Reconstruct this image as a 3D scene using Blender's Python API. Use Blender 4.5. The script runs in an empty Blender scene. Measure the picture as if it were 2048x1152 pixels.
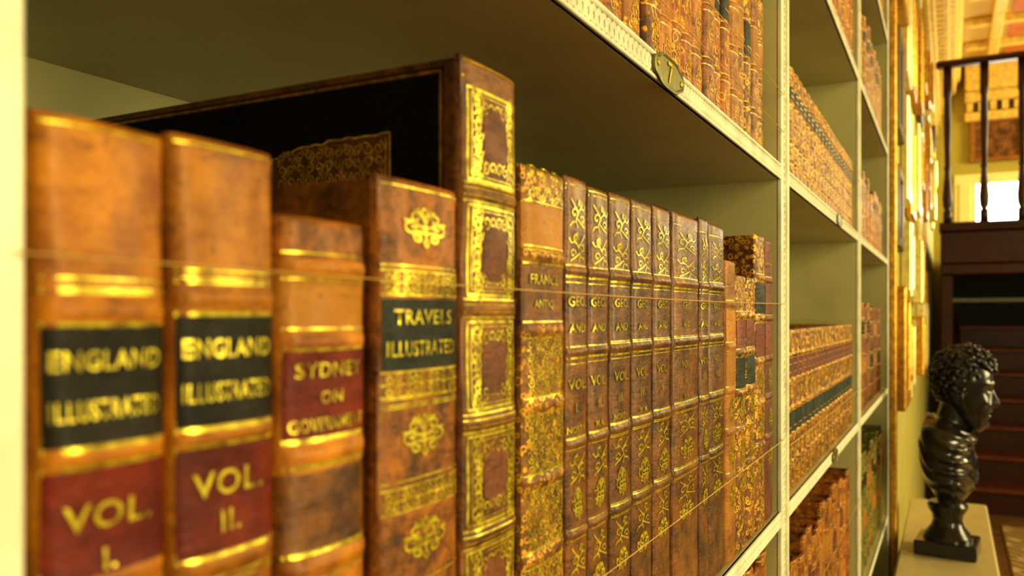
import bpy, math, random
from math import sin, cos, pi, sqrt, atan, exp
from mathutils import Vector, Matrix
random.seed(7)
SC = bpy.context.scene
COL = SC.collection
# ------------------------------------------------------------------ camera geometry
F = 1650.0; VX, VY = 1900.0, 630.0
TH = atan((VX-1024)/F); C = cos(TH); S = sin(TH)
E = 1.35; CA = 0.16           # eye height, lateral distance camera - bookcase front
def YA(x, A):                 # world Y of picture column x on plane lateral A
    z = F*A/(C*(VX-x)); return (z-A*S)/C
def DEP(y, A): return y*C+A*S
def ZA(py, y, A): return E+(VY-py)*DEP(y, A)/F
KH = CA/C
def ZK(k): return E+k*KH
cam = bpy.data.cameras.new("camera"); co = bpy.data.objects.new("camera", cam); COL.objects.link(co)
co.location = (CA, 0, E); co.rotation_euler = (pi/2, 0, TH)
cam.lens = F*36/2048; cam.sensor_width = 36; cam.shift_y = (VY-576)/2048
cam.clip_start = 0.01
cam.dof.use_dof = True; cam.dof.focus_distance = 0.60; cam.dof.aperture_fstop = 10
SC.camera = co
# ------------------------------------------------------------------ helpers
def link(o, parent=None, **kw):
    COL.objects.link(o)
    if parent is not None: o.parent = parent
    for k, v in kw.items(): o[k] = v
    return o
def mk(name, verts, faces, mats, parent=None, smooth=False, midx=None, **kw):
    me = bpy.data.meshes.new(name); me.from_pydata(verts, [], faces)
    if not isinstance(mats, (list, tuple)): mats = [mats]
    for m in mats: me.materials.append(m)
    if midx: me.polygons.foreach_set("material_index", midx)
    if smooth: me.polygons.foreach_set("use_smooth", [True]*len(me.polygons))
    me.update()
    o = bpy.data.objects.new(name, me)
    return link(o, parent, **kw)
class MB:
    def __init__(s): s.v = []; s.f = []; s.m = []
    def add(s, vs, fs, mi=0):
        n = len(s.v); s.v += [tuple(p) for p in vs]
        s.f += [tuple(i+n for i in f) for f in fs]; s.m += [mi]*len(fs)
    def box(s, x0, x1, y0, y1, z0, z1, mi=0, ch=0.0):
        if ch <= 0:
            vs = [(x, y, z) for x in (x0, x1) for y in (y0, y1) for z in (z0, z1)]
            s.add(vs, [(0,1,3,2),(4,6,7,5),(0,4,5,1),(2,3,7,6),(0,2,6,4),(1,5,7,3)], mi); return
        vs = []
        lo = (x0,y0,z0); hi = (x1,y1,z1)
        import itertools
        idx = {}
        for sx, sy, sz in itertools.product((0,1),(0,1),(0,1)):
            sg = (sx,sy,sz)
            for ax in range(3):
                p = []
                for a in range(3):
                    base = hi[a] if sg[a] else lo[a]
                    if a != ax: base += -ch if sg[a] else ch
                    p.append(base)
                idx[(sg,ax)] = len(vs); vs.append(tuple(p))
        fs = []
        for ax in range(3):
            a, b = [i for i in range(3) if i != ax]
            for sd in (0,1):
                q = []
                for u, v in ((0,0),(1,0),(1,1),(0,1)):
                    g = [0,0,0]; g[ax]=sd; g[a]=u; g[b]=v; q.append(idx[(tuple(g),ax)])
                fs.append(tuple(q))
            for u in (0,1):
                for v in (0,1):
                    g0=[0,0,0]; g1=[0,0,0]; g0[a]=g1[a]=u; g0[b]=g1[b]=v; g0[ax]=0; g1[ax]=1
                    fs.append((idx[(tuple(g0),a)],idx[(tuple(g1),a)],idx[(tuple(g1),b)],idx[(tuple(g0),b)]))
        for sg in itertools.product((0,1),(0,1),(0,1)):
            fs.append(tuple(idx[(sg,ax)] for ax in range(3)))
        s.add(vs, fs, mi)
    def lathe(s, prof, cx, cy, n=16, mi=0, sx=1, sy=1, z0=0):
        vs = []; fs = []
        for r, z in prof:
            for i in range(n):
                a = 2*pi*i/n; vs.append((cx+r*sx*cos(a), cy+r*sy*sin(a), z0+z))
        for j in range(len(prof)-1):
            for i in range(n):
                fs.append((j*n+i, j*n+(i+1)%n, (j+1)*n+(i+1)%n, (j+1)*n+i))
        fs.append(tuple(range(n-1,-1,-1))); fs.append(tuple((len(prof)-1)*n+i for i in range(n)))
        s.add(vs, fs, mi)
    def torus(s, c, R, r, ax1, ax2, n=10, m=4, mi=0, sc2=1.0):
        ax1 = Vector(ax1); ax2 = Vector(ax2); nn = ax1.cross(ax2); vs = []; fs = []
        c = Vector(c)
        for i in range(n):
            a = 2*pi*i/n
            for j in range(m):
                b = 2*pi*j/m
                dd = ax1*cos(a)*(R+r*cos(b))+ax2*sin(a)*(R+r*cos(b))*sc2
                vs.append(c+dd+nn*(r*sin(b)))
        for i in range(n):
            for j in range(m):
                fs.append((i*m+j, ((i+1)%n)*m+j, ((i+1)%n)*m+(j+1)%m, i*m+(j+1)%m))
        s.add(vs, fs, mi)
    def ellip(s, c, r, n=14, m=9, mi=0, rot=None):
        vs = []; fs = []
        for j in range(m+1):
            b = pi*j/m
            for i in range(n):
                a = 2*pi*i/n
                p = Vector((r[0]*sin(b)*cos(a), r[1]*sin(b)*sin(a), r[2]*cos(b)))
                if rot: p = rot @ p
                vs.append((c[0]+p.x, c[1]+p.y, c[2]+p.z))
        for j in range(m):
            for i in range(n):
                fs.append((j*n+i, (j+1)*n+i, (j+1)*n+(i+1)%n, j*n+(i+1)%n))
        s.add(vs, fs, mi)
    def tube(s, pts, rad, m=6, mi=0):
        pts = [Vector(p) for p in pts]; vs = []; fs = []; n = len(pts)
        for i, p in enumerate(pts):
            d = (pts[min(i+1,n-1)]-pts[max(i-1,0)]).normalized()
            up = Vector((0,0,1)) if abs(d.z) < .9 else Vector((1,0,0))
            a = d.cross(up).normalized(); b = d.cross(a)
            r = rad[i] if isinstance(rad, (list,tuple)) else rad
            for j in range(m):
                t = 2*pi*j/m; vs.append(p+a*(r*cos(t))+b*(r*sin(t)))
        for i in range(n-1):
            for j in range(m):
                fs.append((i*m+j, i*m+(j+1)%m, (i+1)*m+(j+1)%m, (i+1)*m+j))
        fs.append(tuple(range(m-1,-1,-1))); fs.append(tuple((n-1)*m+j for j in range(m)))
        s.add(vs, fs, mi)
    def obj(s, name, mats, parent=None, smooth=False, **kw):
        return mk(name, s.v, s.f, mats, parent, smooth, s.m, **kw)
# ------------------------------------------------------------------ materials
def newmat(name):
    m = bpy.data.materials.new(name); m.use_nodes = True
    nt = m.node_tree; b = nt.nodes["Principled BSDF"]; return m, nt, b
def N(nt, t, **kw):
    n = nt.nodes.new(t)
    for k, v in kw.items(): setattr(n, k, v)
    return n
def mixc(nt, fac, a, b, bt='MIX'):
    n = N(nt, 'ShaderNodeMix', data_type='RGBA', blend_type=bt)
    for sock, val in ((n.inputs[0], fac), (n.inputs[6], a), (n.inputs[7], b)):
        if isinstance(val, (float, int)): sock.default_value = val
        elif isinstance(val, tuple): sock.default_value = (*val[:3], 1)
        else: nt.links.new(val, sock)
    return n.outputs[2]
def ramp(nt, src, p0, p1):
    n = N(nt, 'ShaderNodeMapRange'); nt.links.new(src, n.inputs[0])
    n.inputs[1].default_value = p0; n.inputs[2].default_value = p1
    return n.outputs[0]
def math_(nt, op, a, b=None):
    n = N(nt, 'ShaderNodeMath', operation=op)
    for i, v in enumerate((a, b)):
        if v is None: continue
        if isinstance(v, (float, int)): n.inputs[i].default_value = v
        else: nt.links.new(v, n.inputs[i])
    return n.outputs[0]
def noise(nt, vec, scale, detail=4, rough=.55):
    n = N(nt, 'ShaderNodeTexNoise'); n.inputs['Scale'].default_value = scale
    n.inputs['Detail'].default_value = detail; n.inputs['Roughness'].default_value = rough
    if vec: nt.links.new(vec, n.inputs['Vector'])
    return n.outputs[0]
GOLD = (.88, .50, .04)
def leather(name, base, dark, gilt=0.0, gscale=150, rough=.36, var=.35, mott=45, worn=.6, spec=.42, coat=.12):
    m, nt, b = newmat(name)
    tc = N(nt, 'ShaderNodeTexCoord'); v = tc.outputs['Object']
    oi = N(nt, 'ShaderNodeObjectInfo')
    off = N(nt, 'ShaderNodeVectorMath', operation='ADD'); nt.links.new(v, off.inputs[0])
    cmb = N(nt, 'ShaderNodeCombineXYZ'); r10 = math_(nt, 'MULTIPLY', oi.outputs['Random'], 7.0)
    for i in range(3): nt.links.new(r10, cmb.inputs[i])
    nt.links.new(cmb.outputs[0], off.inputs[1]); vv = off.outputs[0]
    n1 = noise(nt, vv, mott, 7, .7)
    col = mixc(nt, ramp(nt, n1, .38, .60), dark, base)
    n3 = noise(nt, vv, 16, 3)
    col = mixc(nt, math_(nt, 'MULTIPLY', ramp(nt, n3, .52, .75), .5), col, tuple(min(1, c*1.5+.003) for c in base))
    n2 = noise(nt, vv, 320, 3, .7)
    sp = ramp(nt, n2, .58, .70)
    col = mixc(nt, math_(nt, 'MULTIPLY', sp, .6), col, tuple(c*.3 for c in dark))
    mp = N(nt, 'ShaderNodeMapping'); nt.links.new(vv, mp.inputs[0]); mp.inputs['Scale'].default_value = (1, 1, 5)
    n4 = noise(nt, mp.outputs[0], 60, 6, .75)
    col = mixc(nt, math_(nt, 'MULTIPLY', ramp(nt, n4, .52, .68), worn), col, tuple(c*.5 for c in dark))
    rv = N(nt, 'ShaderNodeMapRange'); nt.links.new(oi.outputs['Random'], rv.inputs[0])
    rv.inputs[3].default_value = 1-var*.5; rv.inputs[4].default_value = 1+var*.5
    hs = N(nt, 'ShaderNodeHueSaturation'); nt.links.new(rv.outputs[0], hs.inputs['Value']); nt.links.new(col, hs.inputs['Color'])
    col = hs.outputs[0]
    if gilt > 0:
        vo = N(nt, 'ShaderNodeTexVoronoi'); vo.inputs['Scale'].default_value = gscale
        wob = N(nt, 'ShaderNodeVectorMath', operation='ADD'); nt.links.new(vv, wob.inputs[0])
        nz = N(nt, 'ShaderNodeTexNoise'); nz.inputs['Scale'].default_value = gscale*.8; nt.links.new(vv, nz.inputs['Vector'])
        sc = N(nt, 'ShaderNodeVectorMath', operation='SCALE'); nt.links.new(nz.outputs[1], sc.inputs[0]); sc.inputs['Scale'].default_value = .8/gscale
        nt.links.new(sc.outputs[0], wob.inputs[1]); nt.links.new(wob.outputs[0], vo.inputs['Vector'])
        d = math_(nt, 'ABSOLUTE', math_(nt, 'SUBTRACT', vo.outputs['Distance'], .36))
        g = N(nt, 'ShaderNodeMapRange'); nt.links.new(d, g.inputs[0])
        g.inputs[1].default_value = .06+.08*gilt; g.inputs[2].default_value = .02+.05*gilt
        wear = ramp(nt, noise(nt, vv, 60, 3), .32, .5)
        gf = math_(nt, 'MULTIPLY', math_(nt, 'MULTIPLY', g.outputs[0], wear), min(1, .45+gilt*.5))
        col = mixc(nt, gf, col, GOLD)
        nt.links.new(math_(nt, 'MULTIPLY', gf, .5), b.inputs['Metallic'])
    nt.links.new(col, b.inputs['Base Color'])
    rr = N(nt, 'ShaderNodeMapRange'); nt.links.new(n4, rr.inputs[0]); rr.inputs[1].default_value = .3; rr.inputs[2].default_value = .7
    rr.inputs[3].default_value = rough-.1; rr.inputs[4].default_value = rough+.25
    nt.links.new(rr.outputs[0], b.inputs['Roughness'])
    b.inputs['Specular IOR Level'].default_value = spec
    b.inputs['Coat Weight'].default_value = coat; b.inputs['Coat Roughness'].default_value = .25
    bp = N(nt, 'ShaderNodeBump'); bp.inputs['Strength'].default_value = .65; bp.inputs['Distance'].default_value = .0010
    hsum = math_(nt, 'ADD', math_(nt, 'ADD', n2, n1), n4); nt.links.new(hsum, bp.inputs['Height']); nt.links.new(bp.outputs[0], b.inputs['Normal'])
    return m
def plain(name, col, rough=.5, metal=0, nscale=12, amt=.25, bump=0.0, bscale=60, emit=None, es=0):
    m, nt, b = newmat(name)
    tc = N(nt, 'ShaderNodeTexCoord'); v = tc.outputs['Object']
    n1 = noise(nt, v, nscale, 5, .6)
    c = mixc(nt, ramp(nt, n1, .3, .7), tuple(x*(1-amt) for x in col), tuple(min(1, x*(1+amt*.5)) for x in col))
    nt.links.new(c, b.inputs['Base Color']); b.inputs['Roughness'].default_value = rough; b.inputs['Metallic'].default_value = metal
    if bump:
        bp = N(nt, 'ShaderNodeBump'); bp.inputs['Strength'].default_value = bump; bp.inputs['Distance'].default_value = .001
        nt.links.new(noise(nt, v, bscale, 4), bp.inputs['Height']); nt.links.new(bp.outputs[0], b.inputs['Normal'])
    if emit: b.inputs['Emission Color'].default_value = (*emit, 1); b.inputs['Emission Strength'].default_value = es
    return m
M_paint = plain("cream_paint", (.58, .55, .27), .34, 0, 6, .18, .12, 30)
M_edge = plain("ivory_moulding_paint", (.80, .79, .62), .4, 0, 30, .22, .1, 90)
M_gold = plain("gilt", (1.0, .62, .06), .30, .5, 200, .8)
M_golddull = plain("worn_gilt", (.74, .43, .04), .40, .35, 250, .7)
M_copper = plain("coppery_worn_gilt", (.40, .18, .025), .5, .3, 250, .7)
M_page = plain("page_edges", (.34, .18, .05), .8, 0, 200, .4)
M_cord = plain("cord", (.62, .42, .12), .5, .2, 50)
L_tan = leather("tan_calf", (.54, .220, .007), (.22, .068, .004), rough=.36, mott=40)
L_tan2 = leather("light_tan_calf", (.52, .225, .012), (.27, .10, .006), rough=.42, mott=30)
L_mott = leather("mottled_brown_calf", (.44, .155, .007), (.075, .020, .003), rough=.30, mott=70)
L_brown = leather("brown_calf", (.235, .088, .006), (.060, .018, .003), rough=.22, mott=60, coat=.3)
L_red = leather("red_brown_morocco", (.24, .050, .005), (.09, .014, .003), rough=.4)
L_redlab = leather("red_label_morocco", (.20, .022, .004), (.09, .008, .002), rough=.36, var=.1, spec=.3, coat=.05)
L_black = leather("black_label_morocco", (.018, .013, .005), (.006, .005, .002), rough=.38, var=.1, spec=.28, coat=.04)
L_teal = leather("dark_teal_label_morocco", (.020, .028, .016), (.007, .010, .006), rough=.36, var=.1, spec=.3, coat=.04)
L_folio = leather("folio_calf", (.28, .105, .008), (.07, .020, .004), rough=.28)
L_cover = leather("black_brown_cover", (.008, .005, .003), (.003, .002, .001), rough=.7, var=0, spec=.15, coat=0)
L_centre = leather("brown_cover_centre", (.16, .055, .008), (.07, .022, .003), rough=.5, var=0)
L_puce = leather("puce_panel", (.20, .062, .018), (.09, .024, .007), rough=.36)
L_gilt = leather("gilt_tooled_calf", (.27, .11, .009), (.08, .025, .004), gilt=.9, gscale=190, rough=.36)
L_gilt2 = leather("rich_gilt_calf", (.33, .145, .013), (.12, .04, .005), gilt=.7, gscale=260, rough=.36)
L_giltfar = leather("gilt_sprigged_calf", (.34, .135, .010), (.10, .030, .004), gilt=.7, gscale=130, rough=.36)
L_orange = leather("orange_calf", (.46, .145, .008), (.18, .045, .004), gilt=.4, gscale=110, rough=.38)
L_green = leather("olive_green_cloth", (.11, .16, .022), (.05, .07, .012), gilt=.4, gscale=110, rough=.5)
L_bluelab = leather("blue_green_label", (.035, .048, .028), (.014, .019, .011), rough=.4, spec=.3)
L_redfar = leather("faded_red_label", (.22, .05, .018), (.10, .022, .008), rough=.4)
L_plain = leather("plain_tan_panel", (.44, .195, .010), (.34, .14, .007), rough=.46, mott=20, worn=.15)
L_reddark = leather("dark_red_cloth", (.22, .055, .010), (.10, .024, .005), rough=.42)
# ------------------------------------------------------------------ flat artwork helpers
def spiral(cx, cy, r, a0, turns, sg, n=16):
    return [(cx+r*(1-.8*k/n)*cos(a0+sg*turns*2*pi*k/n), cy+r*(1-.8*k/n)*sin(a0+sg*turns*2*pi*k/n)) for k in range(n+1)]
def fleur(cx, cy, sx, sy):
    P = [[(0,1),(.14,.75),(0,.5),(-.14,.75),(0,1)], [(0,-1),(.12,-.8),(0,-.6),(-.12,-.8),(0,-1)],
         [(-.5,.02),(.5,.02)], [(0,.5),(0,-.6)]]
    for g in (1,-1):
        P += [spiral(g*.42,.42,.30,pi if g>0 else 0,1.1,-g), spiral(g*.62,-.12,.34,pi/2,1.1,-g), spiral(g*.36,-.55,.26,pi/2,1.2,-g),
              [(0,.2),(g*.3,.75),(g*.22,.95)], [(0,-.1),(g*.5,.2),(g*.95,.25)], [(0,-.3),(g*.35,-.25),(g*.6,-.5)],
              [(g*.05,.6),(g*.45,.85),(g*.5,.7)]]
    return [[(cx+x*sx, cy+y*sy) for x, y in p] for p in P]
def sprig(cx, cy, sx, sy, flip=1):
    P = [[(-.1,-1),(-.3,-.5),(0,0),(.35,.4),(.1,.9)], spiral(.2,.55,.35,-pi/2,1,1), spiral(-.45,-.1,.35,0,1,1), spiral(.5,-.45,.3,pi,1,-1),
         [(0,0),(-.5,.45),(-.75,.8)], [(-.2,-.4),(.3,-.7),(.8,-.95)], [(.3,.3),(.7,.2),(.9,.5)], [(-.3,-.6),(-.7,-.7),(-.85,-.95)]]
    return [[(cx+x*sx*flip, cy+y*sy) for x, y in p] for p in P]
def arabesque(x0, x1, y0, y1, cell):
    P = []; nx = max(1, round((x1-x0)/cell)); ny = max(1, round((y1-y0)/cell)); dx = (x1-x0)/nx; dy = (y1-y0)/ny
    for i in range(nx):
        for j in range(ny):
            cx = x0+(i+.5)*dx; cy = y0+(j+.5)*dy; sg = 1 if (i+j)%2 else -1
            P.append(spiral(cx, cy, min(dx,dy)*.47, random.choice([0,pi/2,pi,3*pi/2]), 1.25, sg, 12))
            P.append([(cx-dx*.5, cy+sg*dy*.45), (cx-dx*.2, cy+sg*dy*.5), (cx+dx*.1, cy+sg*dy*.3)])
            P.append([(cx+dx*.15, cy-sg*dy*.5), (cx+dx*.4, cy-sg*dy*.3), (cx+dx*.5, cy-sg*dy*.02)])
    return P
def rect(x0, x1, y0, y1): return [(x0,y0),(x1,y0),(x1,y1),(x0,y1),(x0,y0)]
def strips(mb, polys, wd, fn, mi=0, maxseg=.004):
    for p in polys:
        q = [p[0]]
        for a, b in zip(p, p[1:]):
            L = math.hypot(b[0]-a[0], b[1]-a[1]); k = max(1, int(L/maxseg))
            for i in range(1, k+1): q.append((a[0]+(b[0]-a[0])*i/k, a[1]+(b[1]-a[1])*i/k))
        vs = []; fs = []; n = len(q)
        for i, (x, y) in enumerate(q):
            ax, ay = q[max(i-1,0)]; bx, by = q[min(i+1,n-1)]
            L = math.hypot(bx-ax, by-ay) or 1; nx, ny = -(by-ay)/L, (bx-ax)/L
            w = wd*.5
            vs += [fn(x+nx*w, y+ny*w), fn(x-nx*w, y-ny*w)]
        for i in range(n-1): fs.append((2*i, 2*i+1, 2*i+3, 2*i+2))
        mb.add(vs, fs, mi)
_tc = {}
def glyphs(t):
    if t in _tc: return _tc[t]
    cu = bpy.data.curves.new("t", 'FONT'); cu.body = t; cu.resolution_u = 3; cu.offset = .012; cu.space_character = 1.1
    o = bpy.data.objects.new("t", cu); COL.objects.link(o); bpy.context.view_layer.update()
    me = bpy.data.meshes.new_from_object(o.evaluated_get(bpy.context.evaluated_depsgraph_get()))
    vs = [(v.co.x, v.co.y) for v in me.vertices]; fs = [tuple(p.vertices) for p in me.polygons]
    bpy.data.objects.remove(o); bpy.data.meshes.remove(me); bpy.data.curves.remove(cu)
    x0 = min(v[0] for v in vs); x1 = max(v[0] for v in vs); y0 = min(v[1] for v in vs); y1 = max(v[1] for v in vs)
    vs = [((x-x0)/(x1-x0)-.5, (y-y0)/(y1-y0)-.5) for x, y in vs]
    _tc[t] = (vs, fs, (x1-x0)/(y1-y0)); return _tc[t]
def text(mb, t, cx, cy, hgt, maxw, fn, mi=0):
    vs, fs, asp = glyphs(t); w = min(maxw, hgt*asp*1.15)
    mb.add([fn(cx+x*w, cy+y*hgt) for x, y in vs], fs, mi)
# ------------------------------------------------------------------ book builder
class Book:
    def __init__(s, w, h, depth, b=.006, p=2.4, bands=(), amp=.0011, bw=.0022):
        s.w, s.h, s.d, s.b, s.p, s.bands, s.amp, s.bw = w, h, depth, b, p, list(bands), amp, bw
        s.ph = random.random()*9
    def off(s, v):
        o = sum(s.amp*exp(-((v-vb)/s.bw)**2) for vb in s.bands)
        r = .0035
        for e in (v, s.h-v):
            if e < r: o -= r*(1-sqrt(max(0, 1-((r-e)/r)**2)))*.9
        if r < s.h-v < .012: o -= .0006*sin((s.h-v-r)/.0085*pi)
        return o
    def surf(s, u, v, o=0.0):
        q = min(1, abs(2*u/s.w)); x = s.b*(1-q**s.p)**(1/s.p)
        wob = .0004*sin(v*60+s.ph)+.0003*sin(v*170+u*90+s.ph)
        return (x+s.off(v)*(1-q**8)+o+wob*(1-q**4), u*(1+0*o), v)
    def body(s, mats, rows=None, ns=14, nv=26, pages=True):
        mb = MB(); vset = set(round(s.h*i/nv, 5) for i in range(nv+1))
        for vb in s.bands:
            for k in (-2,-1.3,-.8,-.4,0,.4,.8,1.3,2): vset.add(round(vb+k*s.bw, 5))
        for e in (.0005,.0012,.0022,.0035): vset.add(e); vset.add(round(s.h-e,5))
        for r in rows or (): vset.add(round(r[0],5)); vset.add(round(r[1],5))
        vl = sorted(v for v in vset if 0 <= v <= s.h)
        vl = [v for i, v in enumerate(vl) if i == 0 or v-vl[i-1] > 1e-5]
        us = [-s.w/2*cos(pi*i/ns) for i in range(ns+1)]
        vs = [s.surf(u, v) for v in vl for u in us]; k = ns+1
        for j in range(len(vl)-1):
            mid = (vl[j]+vl[j+1])/2; mi = 0
            for r in rows or ():
                if r[0] <= mid <= r[1]: mi = r[2]
            for i in range(ns): mb.m.append(mi); mb.f.append((j*k+i, j*k+i+1, (j+1)*k+i+1, (j+1)*k+i))
        mb.v = vs
        mb.f.append(tuple(range(ns, -1, -1))); mb.m.append(0)
        t0 = (len(vl)-1)*k; mb.f.append(tuple(t0+i for i in range(k))); mb.m.append(0)
        bt = min(.003, s.w*.12)
        mb.box(-s.d, .0003, -s.w/2, -s.w/2+bt, 0, s.h-.0015, 0, .0007)
        mb.box(-s.d, .0003, s.w/2-bt, s.w/2, 0, s.h-.0015, 0, .0007)
        return mb
    def pages(s, parent, mat=None):
        mb = MB(); bt = min(.003, s.w*.12)+.0002
        mb.box(-s.d+.004, -.0006, -s.w/2+bt, s.w/2-bt, .003, s.h-.006)
        return mb.obj("page_block", mat or M_page, parent)
def smooth_spine(o, ang=.7):
    me = o.data
    me.polygons.foreach_set("use_smooth", [True]*len(me.polygons))
    try: me.set_sharp_from_angle(angle=ang)
    except Exception: pass
SHZ = ZK(-1.16)
def hero(xl, xr, yt, style, base, label, A=.168, b=.006, depth=.15, p=2.4, group=None, gap=.0012, extra=None, tshift=.06):
    y0 = YA(xl, A); y1 = YA(xr, A); w = y1-y0-gap; yc = (y0+y1)/2
    At = A-b*.9
    h = ZA(yt, y0+.15*w, At)-SHZ
    zpx = lambda py: ZA(py, yc-.1*w, At)-SHZ
    bands = [zpx(i[1]) for i in style if i[0] == 'band']
    B = Book(w, h, depth, b, p, bands, amp=.0014 if w > .03 else .0011, bw=.0024 if w > .03 else .0017)
    mats = [base, M_gold]; rows = []
    for it in style:
        if it[0] == 'patch':
            if it[3] not in mats: mats.append(it[3])
            rows.append((zpx(it[2]), zpx(it[1]), mats.index(it[3])))
    g = B.body(mats, rows); fn = lambda u, v: B.surf(u, v, .0003)
    fn2 = lambda u, v: B.surf(u, v, .0007)
    hw = w/2; kids = []; labs = []
    for it in style:
        if it[0] == 'label':
            v1, v0 = zpx(it[1]), zpx(it[2]); lb = MB(); n = 12; us = [-hw*.93*cos(pi*i/n) for i in range(n+1)]; m = 6
            vs = [B.surf(u, v0+(v1-v0)*j/m, .0003) for j in range(m+1) for u in us]
            lb.add(vs, [(j*(n+1)+i, j*(n+1)+i+1, (j+1)*(n+1)+i+1, (j+1)*(n+1)+i) for j in range(m) for i in range(n)])
            labs.append((it[1], it[2], lb)); kids.append((lb, [it[3], M_gold], "title_label"))
    for it in style:
        k = it[0]; G = 1
        if k == 'text':
            tgt = g
            for a_, b_, lb in labs:
                if a_ <= it[2] <= b_: tgt = lb
            text(tgt, it[1], -hw*tshift, zpx(it[2]), abs(zpx(it[2]-it[3]/2)-zpx(it[2]+it[3]/2)), w*(it[4] if len(it) > 4 else .74), fn2, 1)
        elif k == 'line':
            strips(g, [[(-hw*.95, zpx(it[1])), (hw*.95, zpx(it[1]))]], it[2] if len(it) > 2 else .0006, fn, G)
        elif k == 'dline':
            v = zpx(it[1]); strips(g, [[(-hw*.95, v-.001), (hw*.95, v-.001)], [(-hw*.95, v+.001), (hw*.95, v+.001)]], .00055, fn, G)
        elif k == 'band':
            v = zpx(it[1]); e = B.bw*1.55; strips(g, [[(-hw*.95, v-e), (hw*.95, v-e)], [(-hw*.95, v+e), (hw*.95, v+e)]], .0006, fn, G)
        elif k == 'fleur': strips(g, fleur(-hw*tshift*.6, zpx(it[1]), hw*.55, abs(zpx(it[1])-zpx(it[1]+it[2]/2))), .0011, fn, G)
        elif k == 'sprig':
            strips(g, sprig(-hw*tshift*.4, (zpx(it[1])+zpx(it[2]))/2, hw*.78, (zpx(it[1])-zpx(it[2]))*.46, it[3] if len(it) > 3 else 1), .0010, fn, G)
        elif k == 'beads':
            v1, v0 = zpx(it[1]), zpx(it[2]); n = max(3, int(w/(v1-v0)))
            for rr in (0, 1):
                va = v0+(v1-v0)*rr*.5; vb = va+(v1-v0)*.5
                strips(g, [spiral(-hw*.9+(i+.5)*w*.9/(2*n), (va+vb)/2, (vb-va)*.46, i, 1.1, 1 if i%2 else -1, 8) for i in range(2*n)], .0007, fn, G)
            strips(g, [[(-hw*.95, v0), (hw*.95, v0)], [(-hw*.95, v1), (hw*.95, v1)], [(-hw*.95, (v0+v1)/2), (hw*.95, (v0+v1)/2)]], .0007, fn, G)
        elif k == 'arab': strips(g, arabesque(-hw*.82, hw*.82, zpx(it[2]), zpx(it[1]), it[3]), .0006, fn, G)
        elif k == 'frame':
            v1, v0 = zpx(it[1]), zpx(it[2])
            strips(g, [rect(-hw*.86, hw*.8, v0, v1)], .0013, fn, G); strips(g, [rect(-hw*.76, hw*.7, v0+.0018, v1-.0018)], .0004, fn, G)
            lb = MB(); ring = []
            for i in range(32):
                a = 2*pi*i/32; ra = 1+.10*cos(4*a)-.05*cos(8*a)
                cu = abs(cos(a))**.55*(1 if cos(a) >= 0 else -1); su = abs(sin(a))**.45*(1 if sin(a) >= 0 else -1)
                ring.append((hw*.40*cu*ra, (v0+v1)/2+(v1-v0)*.33*su*ra))
            ctr = (0, (v0+v1)/2)
            vs = [B.surf(*ctr, .0003)]
            for kk in (.5, 1): vs += [B.surf(ctr[0]+(x-ctr[0])*kk, ctr[1]+(y-ctr[1])*kk, .0003) for x, y in ring]
            fs = [(0, 1+i, 1+(i+1)%32) for i in range(32)]+[(1+i, 33+i, 33+(i+1)%32, 1+(i+1)%32) for i in range(32)]
            lb.add(vs, fs); kids.append((lb, [L_puce], "spine_panel"))
            P = []
            for sx in (-1, 1):
                n = 11
                for i in range(n):
                    yy = v0+(v1-v0)*(i+.5)/n; rad = hw*.17*(1.15 if i in (0,1,n-2,n-1) else .8)
                    P.append(spiral(sx*hw*.57, yy, rad, random.random()*6, 1.1, sx*(1 if i%2 else -1), 10))
                    P.append([(sx*hw*.72, yy-.002), (sx*hw*.50, yy), (sx*hw*.62, yy+.003)])
            for yy in (v0+.006, v1-.006):
                for xx in (-.34, -.12, .12, .34): P.append(spiral(xx*hw, yy, .0028, xx*5, 1.1, 1, 10))
            strips(g, P, .0008, fn, G)
    if extra: extra(B, g, mats, kids)
    o = g.obj("book", mats); smooth_spine(o)
    o.location = (CA-A, yc, SHZ+.0002); o["label"] = label; o["category"] = "book"
    if group: o["group"] = group
    B.pages(o)
    for lb, ms, nm in kids: lb.obj(nm, ms, o, True)
    return o, B
# ---- hero books
b1 = [('band',622),('band',905),('band',1165),('line',560),('line',580),('label',655,888,L_black),('line',652,.0012),('line',893,.0012),
      ('text',"ENGLAND",722,40,.82),('text',"ILLUSTRATED",820,40,.82),('label',936,1150,L_redlab),('line',930,.001),('text',"VOL.",1030,54),('text',"I.",1120,44),('line',262),('line',1200)]
hero(42, 316, 222, b1, L_tan, "tan calf volume one with black and red labels beside the post", depth=.16, b=.006, p=3)
b2 = [('band',598),('band',868),('band',1122),('line',545),('line',560),('label',634,848,L_black),('line',630,.0012),('line',854,.0012),
      ('text',"ENGLAND",697,38,.82),('text',"ILLUSTRATED",783,38,.82),('label',892,1100,L_redlab),('line',888,.001),('line',1106,.001),('text',"VOL.",965,50),('text',"II.",1042,44),('line',300),('line',1165)]
hero(318, 533, 266, b2, L_tan, "tan calf volume two with black and red labels", depth=.16, b=.006, p=3)
b3 = [('band',536),('band',684),('band',905),('band',1125),('patch',445,522,L_mott),('patch',552,668,L_plain),('label',702,872,L_redlab),('line',700,.001),('line',876,.001),
      ('text',"SYDNEY",740,30),('text',"ON",795,26),('text',"GOVERNMENT",848,26,.82),('line',925),('patch',940,1105,L_brown),('line',1095)]
hero(536, 716, 430, b3, L_tan, "shorter tan calf book with red morocco title label", depth=.14, b=.007)
b4 = [('fleur',455,80),('beads',545,592),('label',600,738,L_teal),('text',"TRAVELS",635,30),('text',"ILLUSTRATED",697,30,.82),('beads',742,790),('line',535),
      ('fleur',872,84),('beads',968,1015),('fleur',1080,84),('line',380),('line',812),('line',955),('line',1160),('dline',800)]
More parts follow.
